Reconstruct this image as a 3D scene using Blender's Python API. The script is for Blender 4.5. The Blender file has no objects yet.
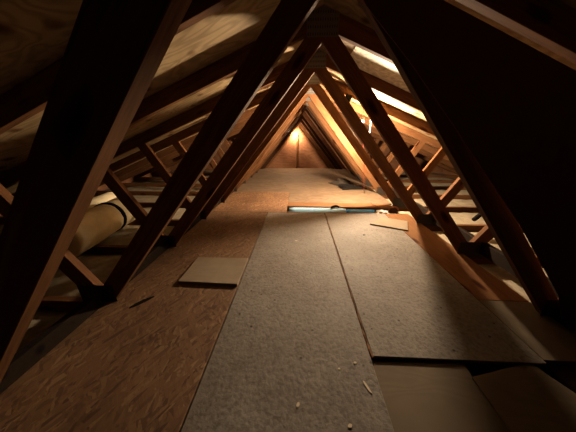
import bpy, bmesh, math, random
from mathutils import Vector, Matrix
random.seed(7)
scn = bpy.context.scene
C = scn.collection
H = 0.85            # camera height above the deck
F = 216.0
# ------------------------------------------------------------------ camera
VP = (299.0, 135.0)
dY = Vector(((VP[0]-288)/F, -(VP[1]-216)/F, -1.0)).normalized()
b_ = -dY[1]/dY[2]
dZ = Vector((0, 1, b_)).normalized()
dX = dY.cross(dZ)
M = Matrix((dX, dY, dZ))                     # camera axes -> world
cam_d = bpy.data.cameras.new('camera'); cam = bpy.data.objects.new('camera', cam_d); C.objects.link(cam)
cam.matrix_world = Matrix.Translation((0, 0, H)) @ M.to_4x4()
cam_d.sensor_width = 36; cam_d.lens = 36*F/576; cam_d.clip_start = 0.02
scn.camera = cam
def ray(u, v): return M @ Vector(((u-288)/F, -(v-216)/F, -1.0))
def onz(u, v, z=0.0):
    r = ray(u, v); t = (z-H)/r.z; return (r.x*t, r.y*t)
def ony(u, v, y):
    r = ray(u, v); t = y/r.y; return (r.x*t, r.z*t+H)

# ------------------------------------------------------------------ materials
def mat(name):
    m = bpy.data.materials.new(name); m.use_nodes = True
    nt = m.node_tree; bs = nt.nodes['Principled BSDF']
    return m, nt, nt.nodes, nt.links, bs
def coords(nt, scale=(1,1,1), rand=True, rot=(0,0,0)):
    N, L = nt.nodes, nt.links
    tc = N.new('ShaderNodeTexCoord'); mp = N.new('ShaderNodeMapping')
    mp.inputs['Scale'].default_value = scale; mp.inputs['Rotation'].default_value = rot
    if rand:
        oi = N.new('ShaderNodeObjectInfo'); mu = N.new('ShaderNodeMath'); mu.operation = 'MULTIPLY'; mu.inputs[1].default_value = 37.0
        L.new(oi.outputs['Random'], mu.inputs[0])
        ad = N.new('ShaderNodeVectorMath'); ad.operation = 'ADD'
        L.new(tc.outputs['Object'], ad.inputs[0]); L.new(mu.outputs[0], ad.inputs[1])
        L.new(ad.outputs[0], mp.inputs[0])
    else: L.new(tc.outputs['Object'], mp.inputs[0])
    return mp.outputs[0]
def noise(nt, vec, scale, detail=4, rough=.55, dist=0):
    n = nt.nodes.new('ShaderNodeTexNoise'); nt.links.new(vec, n.inputs['Vector'])
    n.inputs['Scale'].default_value = scale; n.inputs['Detail'].default_value = detail
    n.inputs['Roughness'].default_value = rough; n.inputs['Distortion'].default_value = dist
    return n.outputs['Fac']
def ramp(nt, fac, stops):
    r = nt.nodes.new('ShaderNodeValToRGB'); e = r.color_ramp.elements
    while len(e) < len(stops): e.new(.5)
    for i, (p, c) in enumerate(stops):
        e[i].position = p; e[i].color = (*c, 1) if len(c) == 3 else c
    nt.links.new(fac, r.inputs[0]); return r.outputs[0]
def mul(nt, a, b, fac=1.0, mode='MULTIPLY'):
    n = nt.nodes.new('ShaderNodeMix'); n.data_type = 'RGBA'; n.blend_type = mode
    if isinstance(fac, float): n.inputs[0].default_value = fac
    else: nt.links.new(fac, n.inputs[0])
    for s, i in ((a, 6), (b, 7)):
        if isinstance(s, tuple): n.inputs[i].default_value = (*s, 1)
        else: nt.links.new(s, n.inputs[i])
    return n.outputs[2]
def bump(nt, h, strength=.3, dist=.002):
    b = nt.nodes.new('ShaderNodeBump'); b.inputs['Strength'].default_value = strength; b.inputs['Distance'].default_value = dist
    nt.links.new(h, b.inputs['Height']); nt.links.new(b.outputs[0], nt.nodes['Principled BSDF'].inputs['Normal'])
def knots(nt, vec, scale, size):
    v = nt.nodes.new('ShaderNodeTexVoronoi'); nt.links.new(vec, v.inputs['Vector']); v.inputs['Scale'].default_value = scale
    return ramp(nt, v.outputs['Distance'], [(0, (.10, .05, .03)), (size*.6, (.35, .2, .12)), (size, (1, 1, 1))])

def wood(name, dark, light, rough=.75):
    m, nt, N, L, bs = mat(name)
    v = coords(nt, (2.2, 30, 30)); g = noise(nt, v, 1.6, 5, .6, 1.2)
    c = ramp(nt, g, [(.25, dark), (.5, tuple((a+b)/2 for a, b in zip(dark, light))), (.75, light)])
    v2 = coords(nt, (1, 1, 1)); c = mul(nt, c, ramp(nt, noise(nt, v2, 2.5, 2), [(.3, (.72, .7, .68)), (.7, (1, 1, 1))]))
    c = mul(nt, c, knots(nt, coords(nt, (3, 9, 9)), 1.0, .22))
    L.new(c, bs.inputs['Base Color']); bs.inputs['Roughness'].default_value = rough
    bs.inputs['Specular IOR Level'].default_value = .08
    bump(nt, g, .25, .001); return m
def ply(name, dark, light, ksize=.09, kscale=3.0, rot=0.0, rand=True):
    m, nt, N, L, bs = mat(name)
    v = coords(nt, (.9, 3.6, 3.6), rand, (0, 0, rot))
    n0 = noise(nt, v, 1.3, 2.5, .5, .6)
    m1 = N.new('ShaderNodeMath'); m1.operation = 'MULTIPLY'; m1.inputs[1].default_value = 75; L.new(n0, m1.inputs[0])
    m2 = N.new('ShaderNodeMath'); m2.operation = 'SINE'; L.new(m1.outputs[0], m2.inputs[0])
    w = N.new('ShaderNodeMapRange'); L.new(m2.outputs[0], w.inputs[0]); w.inputs[1].default_value = -1.6; w.inputs[2].default_value = .6
    c = ramp(nt, w.outputs[0], [(0, dark), (1, light)])
    c = mul(nt, c, ramp(nt, noise(nt, coords(nt, (1, 1, 1), rand), 5, 5), [(.3, (.75, .72, .68)), (.7, (1, 1, 1))]))
    if ksize: c = mul(nt, c, knots(nt, coords(nt, (1, 1, 1), rand), kscale, ksize))
    L.new(c, bs.inputs['Base Color']); bs.inputs['Roughness'].default_value = .8
    bs.inputs['Specular IOR Level'].default_value = .2
    bump(nt, w.outputs[0], .12, .001); return m
def osb(name, tint=(1, 1, 1)):
    m, nt, N, L, bs = mat(name); cs = []; hs = []
    for k, rt in enumerate((.9, 1.5, 2.1)):
        v0 = coords(nt, (1, 1, 1), True, (0, 0, rt)); sc = N.new('ShaderNodeVectorMath'); sc.operation = 'MULTIPLY'; sc.inputs[1].default_value = (15, 80, 15); L.new(v0, sc.inputs[0]); v = sc.outputs[0]
        nz = N.new('ShaderNodeTexNoise'); L.new(v, nz.inputs['Vector']); nz.inputs['Scale'].default_value = .35; nz.inputs['Detail'].default_value = 2
        ad = N.new('ShaderNodeVectorMath'); ad.operation = 'ADD'; L.new(v, ad.inputs[0]); L.new(nz.outputs['Color'], ad.inputs[1])
        vo = N.new('ShaderNodeTexVoronoi'); L.new(ad.outputs[0], vo.inputs['Vector']); vo.inputs['Scale'].default_value = 1.0
        sp = N.new('ShaderNodeSeparateColor'); L.new(vo.outputs['Color'], sp.inputs[0])
        cs.append(ramp(nt, sp.outputs[0], [(0, (.13, .062, .03)), (.3, (.235, .122, .06)), (.8, (.28, .155, .078)), (1, (.40, .25, .135))])); hs.append(sp.outputs[1])
    base = coords(nt, (1, 1, 1))
    f1 = ramp(nt, noise(nt, base, 22, 3), [(.45, (0, 0, 0)), (.55, (1, 1, 1))]); f2 = ramp(nt, noise(nt, base, 23, 2), [(.48, (0, 0, 0)), (.52, (1, 1, 1))])
    c = mul(nt, cs[0], cs[1], f1, 'MIX'); c = mul(nt, c, cs[2], f2, 'MIX')
    c = mul(nt, c, ramp(nt, noise(nt, base, 3, 5), [(.3, (.6, .56, .52)), (.65, (1, 1, 1))]))
    c = mul(nt, c, tint)
    L.new(c, bs.inputs['Base Color']); bs.inputs['Roughness'].default_value = .7; bs.inputs['Specular IOR Level'].default_value = .3
    bump(nt, hs[0], .3, .0015); return m
def particle(name, col=(.285, .255, .225)):
    m, nt, N, L, bs = mat(name); base = coords(nt, (1, 1, 1))
    n1 = noise(nt, base, 14, 8, .75); n2 = noise(nt, base, 60, 4, .6); n3 = noise(nt, base, 2.2, 3)
    c = ramp(nt, n1, [(.3, tuple(x*.72 for x in col)), (.6, col), (.8, tuple(x*1.25 for x in col))])
    c = mul(nt, c, ramp(nt, n2, [(.36, (.68, .66, .63)), (.52, (1, 1, 1))]))
    c = mul(nt, c, ramp(nt, n3, [(.35, (.78, .74, .7)), (.65, (1, 1, 1))]))
    vo = N.new('ShaderNodeTexVoronoi'); L.new(base, vo.inputs['Vector']); vo.inputs['Scale'].default_value = 15
    c = mul(nt, c, ramp(nt, vo.outputs['Distance'], [(.06, (.15, .11, .09)), (.105, (1, 1, 1))]))
    L.new(c, bs.inputs['Base Color']); bs.inputs['Roughness'].default_value = .75; bs.inputs['Specular IOR Level'].default_value = .3
    h = N.new('ShaderNodeMath'); h.operation = 'ADD'; n1 = noise(nt, base, 24, 7, .75, .4); L.new(n1, h.inputs[0]); L.new(n2, h.inputs[1])
    bump(nt, h.outputs[0], .6, .004); return m
def soft(name, a, b, scale=12, strength=.8, rough=.95):
    m, nt, N, L, bs = mat(name); base = coords(nt); n = noise(nt, base, scale, 6, .65)
    L.new(ramp(nt, n, [(.3, a), (.7, b)]), bs.inputs['Base Color']); bs.inputs['Roughness'].default_value = rough
    bs.inputs['Specular IOR Level'].default_value = .15
    bump(nt, n, strength, .01); return m
def plain(name, col, rough=.5, metal=0.0, spec=.4):
    m, nt, N, L, bs = mat(name); n = noise(nt, coords(nt), 20, 3)
    L.new(mul(nt, ramp(nt, n, [(.3, (.8, .8, .8)), (.7, (1, 1, 1))]), col), bs.inputs['Base Color'])
    bs.inputs['Roughness'].default_value = rough; bs.inputs['Metallic'].default_value = metal; bs.inputs['Specular IOR Level'].default_value = spec
    return m
def glow(name, col, s):
    m, nt, N, L, bs = mat(name); bs.inputs['Base Color'].default_value = (.9, .9, .85, 1)
    bs.inputs['Emission Color'].default_value = (*col, 1); bs.inputs['Emission Strength'].default_value = s; return m
def plate_mat(name='galvanised', c1=(.2, .19, .18)):
    m, nt, N, L, bs = mat(name); v = coords(nt, (75, 75, 30), False)
    vo = N.new('ShaderNodeTexVoronoi'); vo.inputs['Randomness'].default_value = 0; L.new(v, vo.inputs['Vector']); vo.inputs['Scale'].default_value = 1
    L.new(ramp(nt, vo.outputs['Distance'], [(.22, (.05, .045, .04)), (.3, c1)]), bs.inputs['Base Color'])
    bs.inputs['Metallic'].default_value = .4; bs.inputs['Roughness'].default_value = .6; return m

PINE = wood('pine_lumber', (.115, .045, .017), (.30, .138, .056))
PLANKP = wood('pale_plank', (.42, .24, .11), (.6, .38, .2))
PLANK = wood('pine_plank', (.18, .08, .032), (.30, .145, .06))
PLYR = ply('roof_plywood', (.29, .20, .095), (.50, .36, .19), .27, 6.0, rand=False)
PLYW = ply('gable_plywood', (.26, .11, .05), (.34, .16, .08), .07, 2.0)
PLYD = ply('deck_plywood', (.15, .10, .062), (.235, .16, .10), .05, 2.0)
PLYF = ply('smooth_plywood', (.17, .13, .085), (.19, .147, .10), .0, 1, 1.57)
PLYL = ply('pale_plywood', (.30, .24, .17), (.32, .255, .18), .0, 1)
WHITEP = soft('whitened_board', (.34, .31, .23), (.85, .80, .66), 26, .3, .7)
OSB = osb('osb', (.8, .8, .76)); OSBD = osb('osb_far', (1.0, .95, .88))
GRAY = particle('gray_particleboard')
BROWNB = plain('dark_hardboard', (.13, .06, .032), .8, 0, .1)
INS = soft('cream_insulation', (.28, .23, .15), (.52, .45, .33), 9)
ROLL = soft('rolled_insulation', (.60, .52, .33), (.80, .72, .50), 6, .4)
GYP = soft('gypsum_back', (.22, .18, .14), (.32, .27, .2), 4, .1)
PLATE = plate_mat(); PLATED = plate_mat('dull_plate', (.05, .035, .025))
BLUE = plain('blue_plastic', (.05, .38, 1.0), .5); PALE = plain('pale_blue_film', (.40, .68, .95), .5); TEAL = plain('teal_plastic', (.10, .36, .44), .5)
WHITE = plain('white_plastic', (.8, .8, .78), .4); BLACK = plain('black_plastic', (.012, .010, .009), .9, 0, .05)
RED = plain('red_cable', (.22, .03, .015), .5); ORG = plain('orange_cable', (.75, .2, .07), .5)
GREY = soft('grey_fabric', (.03, .022, .016), (.06, .045, .035), 9)
CHIP = plain('wood_chip', (.8, .68, .5), .8)
BLACKW = wood('near_black_lumber', (.012, .008, .005), (.03, .018, .011))  # near-black brown tone, used for the blocking
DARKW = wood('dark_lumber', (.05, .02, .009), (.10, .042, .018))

# ------------------------------------------------------------------ helpers
def link(name, bm, m, parent=None, mw=None, smooth=False):
    me = bpy.data.meshes.new(name); bmesh.ops.recalc_face_normals(bm, faces=bm.faces); bm.to_mesh(me); bm.free()
    if m: me.materials.append(m)
    if smooth:
        for p in me.polygons: p.use_smooth = True
    o = bpy.data.objects.new(name, me); C.objects.link(o)
    if mw is not None: o.matrix_basis = mw
    if parent: o.parent = parent
    return o
def tag(o, label=None, cat=None, group=None, kind=None):
    if label: o['label'] = label
    if cat: o['category'] = cat
    if group: o['group'] = group
    if kind: o['kind'] = kind
    return o
def empty(name, loc=(0, 0, 0)):
    o = bpy.data.objects.new(name, None); o.empty_display_size = .1; C.objects.link(o); o.location = loc; return o
def extrude_poly(pts3, d, bev=0.0):
    """pts3: planar polygon, extruded along d"""
    bm = bmesh.new(); d = Vector(d)
    a = [bm.verts.new(p) for p in pts3]; b = [bm.verts.new(Vector(p)+d) for p in pts3]
    bm.faces.new(a); bm.faces.new(b[::-1]); n = len(a)
    for i in range(n): bm.faces.new((a[i], b[i], b[(i+1) % n], a[(i+1) % n]))
    if bev: bmesh.ops.bevel(bm, geom=bm.edges[:], offset=bev, segments=1, affect='EDGES', clamp_overlap=True)
    return bm
def lumber(name, poly, y0, y1, ang, m, parent=None, origin=None, bev=.0015):
    """XZ polygon, thickness y0..y1; mesh is laid out with local X along angle ang in the XZ plane so the grain follows it"""
    cx = sum(p[0] for p in poly)/len(poly); cz = sum(p[1] for p in poly)/len(poly)
    R = Matrix.Rotation(-ang, 4, 'Y'); Ri = R.inverted()
    loc = Vector((cx, (y0+y1)/2, cz))
    pts = [Ri @ (Vector((x, y0, z))-loc) for x, z in poly]
    bm = extrude_poly(pts, (0, y1-y0, 0), bev)
    o = origin or Vector((0, 0, 0))
    return link(name, bm, m, parent, Matrix.Translation(loc-o) @ R)
def slab(name, poly, z0, z1, m, bev=.0015, ang=0, parent=None):
    """XY polygon, z0..z1"""
    cx = sum(p[0] for p in poly)/len(poly); cy = sum(p[1] for p in poly)/len(poly)
    R = Matrix.Rotation(ang, 4, 'Z'); Ri = R.inverted(); loc = Vector((cx, cy, z0))
    pts = [Ri @ (Vector((x, y, z0))-loc) for x, y in poly]
    return link(name, extrude_poly(pts, (0, 0, z1-z0), bev), m, parent, Matrix.Translation(loc) @ R)
def rect(x0, y0, x1, y1): return [(x0, y0), (x1, y0), (x1, y1), (x0, y1)]
def smooth_path(pts, n=8):
    P = [Vector(p) for p in pts]; out = []
    for i in range(len(P)-1):
        p0 = P[max(i-1, 0)]; p1 = P[i]; p2 = P[i+1]; p3 = P[min(i+2, len(P)-1)]
        for k in range(n):
            t = k/n; out.append(.5*((2*p1)+(p2-p0)*t+(2*p0-5*p1+4*p2-p3)*t*t+(3*p1-p0-3*p2+p3)*t**3))
    out.append(P[-1]); return out
def tube_bm(path, r, seg=10, bm=None, rf=None):
    bm = bm or bmesh.new(); rings = []
    for i, p in enumerate(path):
        d = (path[min(i+1, len(path)-1)]-path[max(i-1, 0)]).normalized()
        u = d.cross(Vector((0, 0, 1)))
        if u.length < .1: u = d.cross(Vector((1, 0, 0)))
        u.normalize(); w = d.cross(u); rr = rf(i/(len(path)-1)) if rf else r
        rings.append([bm.verts.new(p+rr*(math.cos(2*math.pi*k/seg)*u+math.sin(2*math.pi*k/seg)*w)) for k in range(seg)])
    for a, b in zip(rings, rings[1:]):
        for k in range(seg): bm.faces.new((a[k], a[(k+1) % seg], b[(k+1) % seg], b[k]))
    bm.faces.new(rings[0]); bm.faces.new(rings[-1][::-1]); return bm
def lathe(prof, seg=20):
    bm = bmesh.new(); rings = [[bm.verts.new((r*math.cos(2*math.pi*k/seg), r*math.sin(2*math.pi*k/seg), z)) for k in range(seg)] for r, z in prof]
    for a, b in zip(rings, rings[1:]):
        for k in range(seg): bm.faces.new((a[k], a[(k+1) % seg], b[(k+1) % seg], b[k]))
    bm.faces.new(rings[0][::-1]); bm.faces.new(rings[-1]); return bm
def dup(root, loc, label):
    r = root.copy(); C.objects.link(r); r.location = loc; r['label'] = label
    for ch in list(root.children):
        c = ch.copy(); C.objects.link(c); c.parent = r
    return r

# ------------------------------------------------------------------ cross-section (world z, deck top = 0)
XC = .1225; K = .83
def LIN(z, a=-.29): return a+K*(z-H)
def RIN(z, a=.535): return a-K*(z-H)
ZB = H+.566; ZS = H+.662; PI_ = .40       # top-chord underside / upper edge at the ridge, pitch
def chord_b(x): return ZB-PI_*abs(x-XC)
JT = -.018; JB = -.107                    # bottom chord top/bottom
T = .038; ANG = math.atan(PI_); WANG = math.atan2(1, K)
def web_poly(side, aL=-.29, aR=.535, w=.116, zlow=JT):
    """inverted-V web of width w, in truss coordinates"""
    a = aL if side < 0 else aR
    zap = H+(aR-aL)/(2*K); xm = (aL+aR)/2
    f = (lambda z, o=0: a-o+K*(z-H)) if side < 0 else (lambda z, o=0: a+o-K*(z-H))
    # outer line meets underside of chord
    z = ZB
    for _ in range(40): z = chord_b(f(z, w))
    return [(f(zlow), zlow), (xm, zap), (xm, chord_b(xm)), (f(z, w), z), (f(zlow, w), zlow)]
def make_truss(y, label):
    org = Vector((XC, y, JB)); t = empty('roof_truss', org)
    tag(t, label, 'roof truss', 'timber roof trusses along the attic')
    E = 3.72
    for s in (-1, 1):
        X = XC+s*E
        lumber('top_chord', [(XC, ZB), (X, ZB-PI_*E), (X, ZS-PI_*E), (XC, ZS)], y, y+T, -s*ANG, PINE, t, org)
        lumber('inner_web', web_poly(s), y+.0005, y+T-.0005, -s*WANG, PINE, t, org)
        # outer web: leans out from the web foot to the middle of the top chord
        f = lambda z, o=0: XC+s*(1.1425+.5875*z+o)
        zt = .8; zt2 = .7
        for _ in range(40): zt = chord_b(f(zt)); zt2 = chord_b(f(zt2, .103))
        z0 = JT
        xo = XC+s*(LIN(JT)-.116-XC)*-1   # outer corner of inner web foot
        # lower end butts on the bottom chord beside the inner web
        zi = (abs(LIN(0)-XC)+.116-1.1425)/(.5875+K)
        poly = [(f(zi), zi), (f(zt), zt), (f(zt2, .103), zt2), (f(z0, .103), z0), (XC+s*(abs(LIN(z0)-XC)+.1165), z0)]
        lumber('outer_web', poly, y+.0005, y+T-.0005, s*math.atan2(1, .5875), PINE, t, org)
        for nm, cx, cz, w, h in (('foot_plate', XC+s*1.2, .035, .2, .13),):
            bm = extrude_poly([(-w/2, 0, -h/2), (w/2, 0, -h/2), (w/2, 0, h/2), (-w/2, 0, h/2)], (0, -.0015, 0))
            link('nail_plate', bm, PLATED, t, Matrix.Translation(Vector((cx, y-.0003, cz-(.02 if nm == 'chord_plate' else 0)))-org))
    bm = extrude_poly([(-.09, 0, -.08), (.09, 0, -.08), (.09, 0, .04), (0, 0, .08), (-.09, 0, .04)], (0, -.0015, 0))
    link('nail_plate', bm, PLATE, t, Matrix.Translation(Vector((XC, y-.0003, H+.60))-org))
    lumber('bottom_chord', [(XC-E, JB), (XC+E, JB), (XC+E, JT), (XC-E, JT)], y, y+T, 0, PINE, t, org)
    return t
Y0, S = .90, .61
names = ['roof truss nearest along the passage whose right post the dark panel leans on',
         'second roof truss ahead, its right foot between the plank and the shadow edge',
         'third roof truss ahead, just before the floor opening and beside the small loose board',
         'fourth roof truss ahead, right behind the floor opening with orange cable coil at its foot',
         'fifth roof truss ahead, its face brightly lit with the red cable hanging in front',
         'sixth roof truss ahead, next behind the brightly lit one, beside the black bundle',
         'seventh roof truss ahead, second last regular one before the plywood end wall',
         'farthest of the regular roof trusses, last before the nested boards at the end wall']
YK = [Y0+S*k for k in range(8)]
t0 = make_truss(Y0, names[0])
for k in range(1, 8): dup(t0, (XC, YK[k], JB), names[k])
# truss right beside the camera: only its left web shows; webs slightly closer than the regular module
ty = dup(t0, (XC, .335, JB), 'black silhouetted roof truss beside the camera, its left post crossing the picture edge')

# ------------------------------------------------------------------ setting
YE = 6.0; YN = -4.5; HS = 3.72
def roof_bm():
    bm = bmesh.new(); t = .015
    for s in (-1, 1):
        p = [Vector((XC, 0, ZS+.0005)), Vector((XC+s*HS, 0, ZS-PI_*HS+.0005)), Vector((XC+s*HS, 0, ZS-PI_*HS+t)), Vector((XC, 0, ZS+t+.0005))]
        a = [bm.verts.new(q+Vector((0, YN, 0))) for q in p]; b = [bm.verts.new(q+Vector((0, YE+.1, 0))) for q in p]
        bm.faces.new(a); bm.faces.new(b[::-1])
        for i in range(4): bm.faces.new((a[i], b[i], b[(i+1) % 4], a[(i+1) % 4]))
    return bm
tag(link('ceiling', roof_bm(), PLYR), kind='structure')
tag(slab('floor', rect(XC-HS, YN, XC+HS, YE+.1), JB-.02, JB-.0005, GYP, 0), kind='structure')
def gable(name, y0, y1, m):
    p = [(XC-HS, JB), (XC+HS, JB), (XC+HS, ZS-PI_*HS), (XC, ZS), (XC-HS, ZS-PI_*HS)]
    tag(lumber(name, p, y0, y1, 0, m, bev=0), kind='structure')
gable('wall_back', YE, YE+.015, PLYW); gable('wall_front', YN-.015, YN, PLYW)
for nm, s in (('wall_left', -1), ('wall_right', 1)):
    x = XC+s*HS; tag(slab(nm, rect(min(x, x+s*.02), YN, max(x, x+s*.02), YE), JB, ZS-PI_*HS+.015, PLYW, 0), kind='structure')
# whitened roof panel on the right between second and third truss
x0, x1 = XC+.25, XC+1.45
p = [(x, ZS-PI_*(x-XC)) for x in (x0, x1)]
tag(lumber('roof_panel', [(p[0][0], p[0][1]-.006), (p[1][0], p[1][1]-.006), (p[1][0], p[1][1]-.0005), (p[0][0], p[0][1]-.0005)], YK[1]+T+.001, YK[2]-.001, -ANG, WHITEP, bev=0),
    'pale whitish roof panel strip high on the right slope between two trusses', 'roof panel')

# ------------------------------------------------------------------ nested raking boards in front of the end wall
rk = [(5.955, -.15, .10, .05), (5.905, -.19, .19, .085), (5.86, -.215, .285, .085), (5.82, -.24, .375, .085)]
rl = ['innermost, lit along its edge', 'second from the wall', 'third from the wall', 'outermost, nearest the trusses']
for (y, aL, aR, w), lb in zip(rk, rl):
    zap = H+(aR-aL)/(2*K); xm = (aL+aR)/2
    for s in (-1, 1):
        a = aL if s < 0 else aR
        f = lambda z, o: (a-o+K*(z-H)) if s < 0 else (a+o-K*(z-H))
        up = zap+w/K
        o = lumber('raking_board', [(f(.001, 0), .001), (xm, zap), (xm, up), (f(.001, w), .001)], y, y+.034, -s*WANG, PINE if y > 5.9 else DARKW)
        tag(o, '%s raking board before the end wall, %s' % ('left' if s < 0 else 'right', lb), 'board', 'nested raking boards framing the end wall')
xs = ony(297, 150, 5.93)[0]
tag(lumber('wall_stud', [(xs-.019, .001), (xs+.019, .001), (xs+.019, H+.03), (xs-.019, H+.03)], YE-.04, YE-.002, math.pi/2, PLANK), 'upright stud in the middle of the plywood end wall', 'stud')

# ------------------------------------------------------------------ deck
SL, SR = -.350, .311
def board(name, poly, m, label, cat, z0=-.0178, z1=0.0, ang=0, group=None, bev=.0015):
    return tag(slab(name, poly, z0, z1, m, bev, ang), label, cat, group)
board('floor_panel', rect(-1.03, -.6, SL-.003, 2.375), OSB, 'long strand board floor panel on the left with the loose square board on it', 'floor panel', ang=.0)
board('floor_panel', rect(SL+.003, -.6, SR-.004, 2.375), GRAY, 'weathered grey floor panel running down the middle of the passage', 'floor panel')
board('floor_panel', rect(SR+.008, .645, 1.0, 2.38), GRAY, 'weathered grey floor panel on the right, past the dark gap', 'floor panel')
board('floor_plank', rect(1.004, 1.003, 1.27, 2.40), PLANK, 'orange pine plank along the right edge of the deck under the truss feet', 'plank', ang=math.pi/2)
board('floor_plank', rect(1.004, .66, 1.27, .999), PLYF, 'short dull board at the foot of the dark panel, next to the right grey panel', 'plank', ang=math.pi/2)
board('floor_panel', rect(-1.03, 2.38, -.135, 3.35), OSBD, 'strand board floor panel left of the opening with blue tubes', 'floor panel')
board('floor_panel', rect(-.132, 2.785, 1.24, 3.35), PLYD, 'plywood floor panel directly behind the opening with blue tubes', 'floor panel')
board('floor_panel', rect(-1.03, 3.352, 1.24, 4.57), PLYD, 'plywood floor panel under the black bundle, midway to the end wall', 'floor panel')
board('floor_panel', rect(-1.03, 4.573, 1.24, 5.99), PLYD, 'farthest plywood floor panel meeting the end wall', 'floor panel')
board('batten', rect(-.13, 2.382, 1.2, 2.405), PLANK, 'thin reddish batten along the near edge of the floor opening', 'batten')
board('edge_plank', rect(-.132, 2.625, 1.2, 2.782), PLANK, 'pale orange plank along the far edge of the floor opening', 'plank')
# short timber closing the left end of the opening
board('opening_block', rect(-.172, 2.16, -.137, 2.729), PLANK, 'short timber block closing the left end of the floor opening', 'timber block', JB, -.0185)
# low boards in front right
P = [onz(*p, -.012) for p in ((371, 361), (463, 363), (540, 470), (400, 480))]
board('low_board', P, PLYF, 'smooth olive brown board at the bottom edge, left of the slanted one', 'board', -.0178, -.0125)
P = [onz(*p, -.006) for p in ((472, 377), (529, 362), (640, 436), (560, 500))]
board('low_board', P, PLYF, 'dim slanted board in the bottom right corner', 'board', -.0122, -.006)
P = [onz(*p, -.015) for p in ((430, 353), (580, 353), (640, 420), (440, 385))]
# loose boards
P = [onz(*p, .018) for p in ((198, 257), (248.5, 258), (237, 284), (178, 281))]
board('loose_board', P, PLYL, 'loose square plywood offcut lying on the left strand board', 'board', .0005, .018, .03)
P = [onz(*p, .014) for p in ((370, 223.5), (382, 217), (407.5, 221), (408, 230))]
board('loose_board', P, PLYL, 'small loose board offcut lying near the right trusses by the opening', 'board', .0005, .014)
# blocks between truss feet outside the passage
for s in (-1, 1):
    ys = [.335]+YK
    for k in range(len(ys)-1):
        xa = XC+s*(1.275 if s > 0 else 1.17)
        zb = .01 if s > 0 else JT
        o = lumber('blocking', [(xa-.019, zb), (xa+.019, zb), (xa+.019, zb+.089), (xa-.019, zb+.089)], ys[k]+T+.001, ys[k+1]-.001, 0, BLACKW)
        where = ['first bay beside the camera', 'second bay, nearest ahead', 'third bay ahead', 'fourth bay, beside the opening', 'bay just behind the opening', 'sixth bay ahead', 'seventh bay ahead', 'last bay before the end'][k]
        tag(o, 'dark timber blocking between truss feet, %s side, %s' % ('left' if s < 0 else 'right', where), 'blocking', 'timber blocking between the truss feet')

# ------------------------------------------------------------------ insulation in the bays
def lump(x0, x1, y0, y1, z0, z1, amp, nx=24, ny=8):
    bm = bmesh.new(); g = []
    for i in range(nx+1):
        r = []
        for j in range(ny+1):
            e = min(1, 4*min(j/ny, 1-j/ny)+.35)
            r.append(bm.verts.new((x0+(x1-x0)*i/nx, y0+(y1-y0)*j/ny, z0+(z1-z0)*e+random.uniform(-amp, amp))))
        g.append(r)
    for i in range(nx):
        for j in range(ny): bm.faces.new((g[i][j], g[i+1][j], g[i+1][j+1], g[i][j+1]))
    rim = [g[i][0] for i in range(nx+1)]+[g[nx][j] for j in range(1, ny+1)]+[g[i][ny] for i in range(nx-1, -1, -1)]+[g[0][j] for j in range(ny-1, 0, -1)]
    low = [bm.verts.new((v.co.x, v.co.y, z0-.005)) for v in rim]; n = len(rim)
    for i in range(n): bm.faces.new((rim[i], rim[(i+1) % n], low[(i+1) % n], low[i]))
    bm.faces.new(low); return bm
ys = [.335]+YK+[YE-.01]
for s in (-1, 1):
    for k in range(len(ys)-1):
        xa, xb = (XC-3.3, XC-.95) if s < 0 else (XC+.95 if k != 3 else XC+1.16, XC+3.3)
        bm = lump(xa, xb, ys[k]+T+.004, ys[k+1]-.004, JB+.006, JB+.05, .006)
        o = link('insulation_batt', bm, INS, None, None, True)
        where = ['beside the camera', 'in the first bay ahead', 'in the second bay ahead', 'in the third bay ahead, beside the opening', 'in the bay just behind the opening', 'in the fifth bay ahead', 'in the sixth bay ahead', 'in the seventh bay ahead', 'in the last bay at the end wall'][k]
        tag(o, 'cream insulation batt between the joists, %s side, %s' % ('left' if s < 0 else 'right', where), 'insulation', 'cream insulation batts between the joists')

# insulation rolls on the left joists
def roll(p0, p1, r, label, shadow_band=None):
    d = Vector(p1)-Vector(p0); L = d.length; t = empty('insulation_roll', p0); tag(t, label, 'insulation roll', 'pale insulation rolls')
    q = d.to_track_quat('Z', 'Y').to_matrix().to_4x4()
    prof = [(r*.25, .012), (r*.6, .004), (r*.9, 0), (r, .02), (r*1.01, L*.3), (r*.97, L*.62), (r*1.0, L-.02), (r*.92, L), (r*.5, L-.01)]
    bm = lathe(prof, 28)
    for v in bm.verts: v.co.x += random.uniform(-.003, .003); v.co.y += random.uniform(-.003, .003)
    link('roll_body', bm, ROLL, t, q, True)
    if shadow_band:
        link('shadow_band', lathe([(r*1.0, shadow_band-.02), (r*1.03, shadow_band-.018), (r*1.03, shadow_band+.018), (r*1.0, shadow_band+.02)], 28), BLACK, t, q, True)  # dark ring modelled in place of the shadow across the roll
    return t
roll((-1.70, 1.30, .125), (-1.80, 2.05, .125), .14, 'pale yellow insulation roll with a dark shadow band on the left joists', .52)
roll((-2.03, 1.50, .115), (-2.17, 2.35, .115), .12, 'second pale insulation roll lying behind the shadow-banded one')

# ------------------------------------------------------------------ dark panel leaning on right post of nearest truss
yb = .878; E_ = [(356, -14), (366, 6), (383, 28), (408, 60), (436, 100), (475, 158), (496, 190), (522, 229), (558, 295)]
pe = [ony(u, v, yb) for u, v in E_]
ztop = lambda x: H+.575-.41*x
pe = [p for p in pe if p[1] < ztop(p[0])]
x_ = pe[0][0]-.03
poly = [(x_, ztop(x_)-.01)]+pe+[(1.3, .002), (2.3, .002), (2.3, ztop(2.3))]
tag(lumber('leaning_sheet', poly, yb-.003, yb, 0, BROWNB, bev=0), 'big dark brown panel leaning in front of the right truss post', 'panel')

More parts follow.
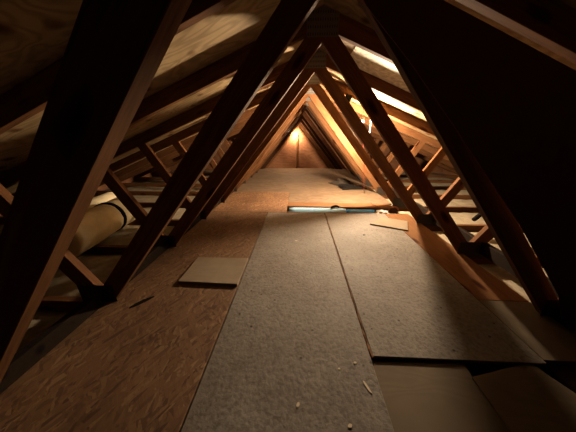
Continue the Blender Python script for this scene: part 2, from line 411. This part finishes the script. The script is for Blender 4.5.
# ------------------------------------------------------------------ things in and around the opening
def tube_thing(name, x0, x1, y, z, r, m, label, cat, sag=0):
    pth = [Vector((x0+(x1-x0)*i/10, y+random.uniform(-.004, .004), z+sag*math.sin(i*1.3))) for i in range(11)]
    t = link(name, tube_bm(pth, r, 16, None, lambda f: r*(1-.12*abs(2*f-1)**6)), m, None, None, True); return tag(t, label, cat)
xa = ony(289, 208, 2.6)[0]; xb = ony(345, 208, 2.6)[0]; xc = ony(324, 208, 2.5)[0]; xd = ony(373, 208, 2.5)[0]
tube_thing('film_roll', xa, xb, 2.545, -.049, .056, PALE, 'pale blue rolled film tube lying in the floor opening', 'tube')
tube_thing('thin_tube', xa+.01, xb-.2, 2.447, -.03, .018, TEAL, 'thin teal tube along the near edge of the opening beside the pale roll', 'tube')
tube_thing('blue_tube', xb+.012, xd+.03, 2.53, -.052, .053, BLUE, 'bright blue plastic tube at the right end of the pale roll', 'tube')
a = Vector((ony(335, 205, 2.56)[0], 2.56, -.012)); a.y = 2.545; bm = tube_bm(smooth_path([a+Vector((-.05, -.02, .032)), a+Vector((-.02, 0, .042)), a+Vector((.02, .01, .045)), a+Vector((.05, -.01, .034))], 5), .012, 8)
tag(link('black_clamp', bm, BLACK, None, None, True), 'small black clamp resting on the blue tubes', 'clamp')
# crumpled white bag at the right end
bm = bmesh.new(); bmesh.ops.create_icosphere(bm, subdivisions=3, radius=.06)
for v in bm.verts:
    v.co *= 1+random.uniform(-.18, .18); v.co.x *= 1.3; v.co.z *= .7
x = ony(384, 208, 2.5)[0]
tag(link('plastic_bag', bm, WHITE, None, Matrix.Translation((x, 2.53, -.045))), 'crumpled white plastic bag at the right end of the opening', 'bag')
# black bundle + grey cover on far right of the passage
bx, by = onz(351, 189)
def folded(name, layers, m, label, cat):
    """stack of slightly turned soft sheets"""
    bm = bmesh.new(); z = .001
    for cx, cy, w, d, h, a in layers:
        n = 8; R = Matrix.Rotation(a, 3, 'Z'); g = []
        for i in range(n+1):
            row = []
            for j in range(n+1):
                u, v = i/n*2-1, j/n*2-1; e = (1-abs(u)**4)*(1-abs(v)**4)
                p = R @ Vector((u*w/2*(1+.04*math.sin(5*v)), v*d/2*(1+.05*math.sin(4*u)), 0))
                row.append(bm.verts.new((cx+p.x, cy+p.y, z+h*(.25+.75*e)+.006*math.sin(7*u+3*v)*e)))
            g.append(row)
        for i in range(n):
            for j in range(n): bm.faces.new((g[i][j], g[i+1][j], g[i+1][j+1], g[i][j+1]))
        rim = [g[i][0] for i in range(n+1)]+[g[n][j] for j in range(1, n+1)]+[g[i][n] for i in range(n-1, -1, -1)]+[g[0][j] for j in range(n-1, 0, -1)]
        low = [bm.verts.new((q.co.x, q.co.y, z)) for q in rim]; k = len(rim)
        for i in range(k): bm.faces.new((rim[i], rim[(i+1) % k], low[(i+1) % k], low[i]))
        bm.faces.new(low); z += h*.8
    return tag(link(name, bm, m, None, None, True), label, cat)
folded('black_bundle', [(bx+.04, by+.05, .42, .2, .035, .15), (bx-.06, by+.09, .26, .16, .03, -.2)], BLACK, 'flat black bundle on the far floor by the right trusses', 'bundle')
folded('dark_cloth', [(bx-.10, by+.42, .34, .3, .05, .6), (bx-.06, by+.45, .22, .2, .05, .2)], GREY, 'dark folded cloth heap behind the black bundle', 'cloth')
# red cable hanging in front of the fifth truss
yy = 3.30; pc = [(361, 118), (363, 140), (364, 165), (364, 190), (366, 197)]
pts = [Vector((ony(u, v, yy)[0], yy, ony(u, v, yy)[1])) for u, v in pc]
x, y = onz(372, 203, .02); pts += [Vector((x, y, .01)), Vector((*onz(383, 208, .02), .012))]
cb = tag(link('red_cable', tube_bm(smooth_path(pts), .0035, 8), RED, None, None, True), 'thin dark red cable hanging down to the deck before the lit truss', 'cable')
# orange coil at the foot of fourth truss
c = Vector((ony(393, 211, 2.70)[0], 2.70, ony(393, 211, 2.70)[1])); bm = bmesh.new()
for rr, dy in ((.062, 0), (.056, -.008), (.066, -.014)):
    tube_bm([c+Vector((rr*math.cos(a*math.pi/12), dy, rr*math.sin(a*math.pi/12))) for a in range(25)], .0045, 8, bm)
tag(link('cable_coil', bm, ORG, None, None, True), 'small orange cable coil hung at the foot of the right truss', 'cable coil')

# black cable drooping over the right joists
pts = [(1.75, 2.3, .62), (2.0, 2.45, .42), (2.25, 2.7, .33), (2.5, 3.0, .36), (2.7, 3.3, .30)]
tag(link('black_cable', tube_bm(smooth_path(pts), .009, 8), BLACK, None, None, True), 'black cable drooping beyond the right trusses under the slope', 'cable')
pts = [(1.85, 2.2, .02), (2.1, 2.35, .10), (2.3, 2.5, .05), (2.6, 2.9, .09), (2.8, 3.2, .02)]
tag(link('black_hose', tube_bm(smooth_path(pts), .022, 10), BLACK, None, None, True), 'thick black hose lying across the right joists', 'hose')
# junction box on the fourth truss chord (right)
x, z = ony(348, 98.5, 2.70); bm = bmesh.new(); bmesh.ops.create_cube(bm, size=1)
for v in bm.verts: v.co = Vector((v.co.x*.07, v.co.y*.04, v.co.z*.08))
bmesh.ops.bevel(bm, geom=bm.edges[:], offset=.006, segments=2, affect='EDGES')
tag(link('junction_box', bm, BLACK, None, Matrix.Translation((x, 2.7085, z)) @ Matrix.Rotation(ANG, 4, 'Y')), 'small dark junction box on a top chord right of the ridge', 'junction box')

# debris on the grey panels
def chip(u, v, l, w, ang, m, label, group=None):
    x, y = onz(u, v); bm = bmesh.new(); n = 9
    pts = [(l*math.cos(2*math.pi*k/n)*random.uniform(.7, 1), w*math.sin(2*math.pi*k/n)*random.uniform(.7, 1), 0) for k in range(n)]
    bm = extrude_poly(pts, (0, 0, .0018)); return tag(link('debris_chip', bm, m, None, Matrix.Translation((x, y, .0006)) @ Matrix.Rotation(ang, 4, 'Z')), label, 'chip', group)
chip(355, 363, .008, .006, .3, CHIP, 'tiny pale chip left of the corner of the dark gap')
chip(339, 369, .006, .005, .3, CHIP, 'tiny pale chip on the middle grey panel, left of the torn shred')
chip(367, 387, .028, .005, 2.0, CHIP, 'thin curled whitish shred beside the seam of the grey panel')
chip(296, 241, .016, .008, .5, CHIP, 'small pale chip on the middle grey panel toward the opening')
chip(364, 235, .014, .012, .5, BLACK, 'small dark crumb on the right grey panel below the small board')
chip(350, 426, .008, .006, .5, CHIP, 'tiny pale chip near the bottom edge of the grey panel')
chip(298, 405, .009, .006, 1.2, CHIP, 'tiny pale chip low on the middle grey panel, away from the seam')
# knot-like dark gouge in strand board
x, y = onz(142, 302)
for u, v, l, w in ((142, 302, .075, .016), ):
    chip(u, v, l, w, .9, BLACK, 'dark bark scrap on the left strand board before the loose offcut')
# torn fibre strip in the right seam
bm = bmesh.new(); pts = []
for i in range(51):
    x, y = SR+.002+random.uniform(-.003, .005), .64+i*.0346
    pts.append(Vector((x, y, -.006+random.uniform(-.002, .004))))
tag(link('seam_fibre', tube_bm(pts, .006, 6, None, lambda f: .0025+.0055*random.random()**2), PLANK, None, None, False), 'torn brown fibre strip filling the seam between the grey panels', 'fibre strip')

# ------------------------------------------------------------------ lamps
def bulb_lamp(name, loc, label, strength, col, r=.032, tilt=None, cord=None):
    t = empty(name, loc); tag(t, label, 'lamp', 'lit bare bulbs')
    R = tilt or Matrix.Identity(4)
    prof = [(r*.25, -r*1.02), (r*.62, -r*.8), (r*.9, -r*.42), (r, 0), (r*.9, r*.45), (r*.62, r*.95), (r*.42, r*1.4)]
    link('bulb', lathe(prof, 14), glow(name+'_glow', col, strength), t, R, True)
    link('bulb_cap', lathe([(r*.41, r*1.4), (r*.41, r*2.0)], 14), PLATE, t, R, True)
    link('lamp_holder', lathe([(r*.55, r*1.9), (r*.75, r*2.1), (r*.75, r*3.4), (r*.45, r*3.7)], 16), WHITE, t, R, True)
    if cord:
        o = Vector(loc); link('cord', tube_bm([p-o for p in smooth_path(cord)], .004, 8), WHITE, t, None, True)
    return t
ly = 2.84; lx, lz = ony(361.5, 128, ly)
top = Vector((lx, ly, lz+.12)); cz = ZB-PI_*(lx-XC)
bulb_lamp('hanging_lamp', (lx, ly, lz), 'lit bare bulb on a white cord outside the right trusses', 12500, (1, .745, .49), .032,
          None, [top, Vector((lx+.0, ly, cz+.08)), Vector((lx+.05, ly, cz+.10)), Vector((lx+.09, ly, lz+.15)), Vector((lx+.10, ly-.01, lz+.0)), Vector((lx+.10, ly-.01, lz-.09))])
fy = YE-.13; fx, fz = ony(295.5, 135, fy)
bulb_lamp('wall_lamp', (fx, fy, fz), 'lit bare bulb near the peak of the plywood end wall', 1800, (1, .68, .42), .034, Matrix.Rotation(-math.pi/2, 4, 'X'))

# deeper shade put into the colours: reflectance brought down by one factor, less bounce
for m in bpy.data.materials:
    nt = m.node_tree; bs = nt.nodes.get('Principled BSDF')
    if not bs or m.name.endswith('_glow') or m.name in ('dark_hardboard', 'whitened_board', 'rolled_insulation') or not bs.inputs['Base Color'].is_linked: continue
    src = bs.inputs['Base Color'].links[0].from_socket
    nt.links.new(mul(nt, src, (.6, .6, .6)), bs.inputs['Base Color'])
w = bpy.data.worlds.new('world'); scn.world = w; w.use_nodes = True
w.node_tree.nodes['Background'].inputs[0].default_value = (.01, .008, .006, 1); w.node_tree.nodes['Background'].inputs[1].default_value = .05
vs = scn.view_settings; vs.view_transform = 'Standard'; vs.look = 'None'; vs.gamma = 1; vs.exposure = -0.5; vs.use_curve_mapping = False
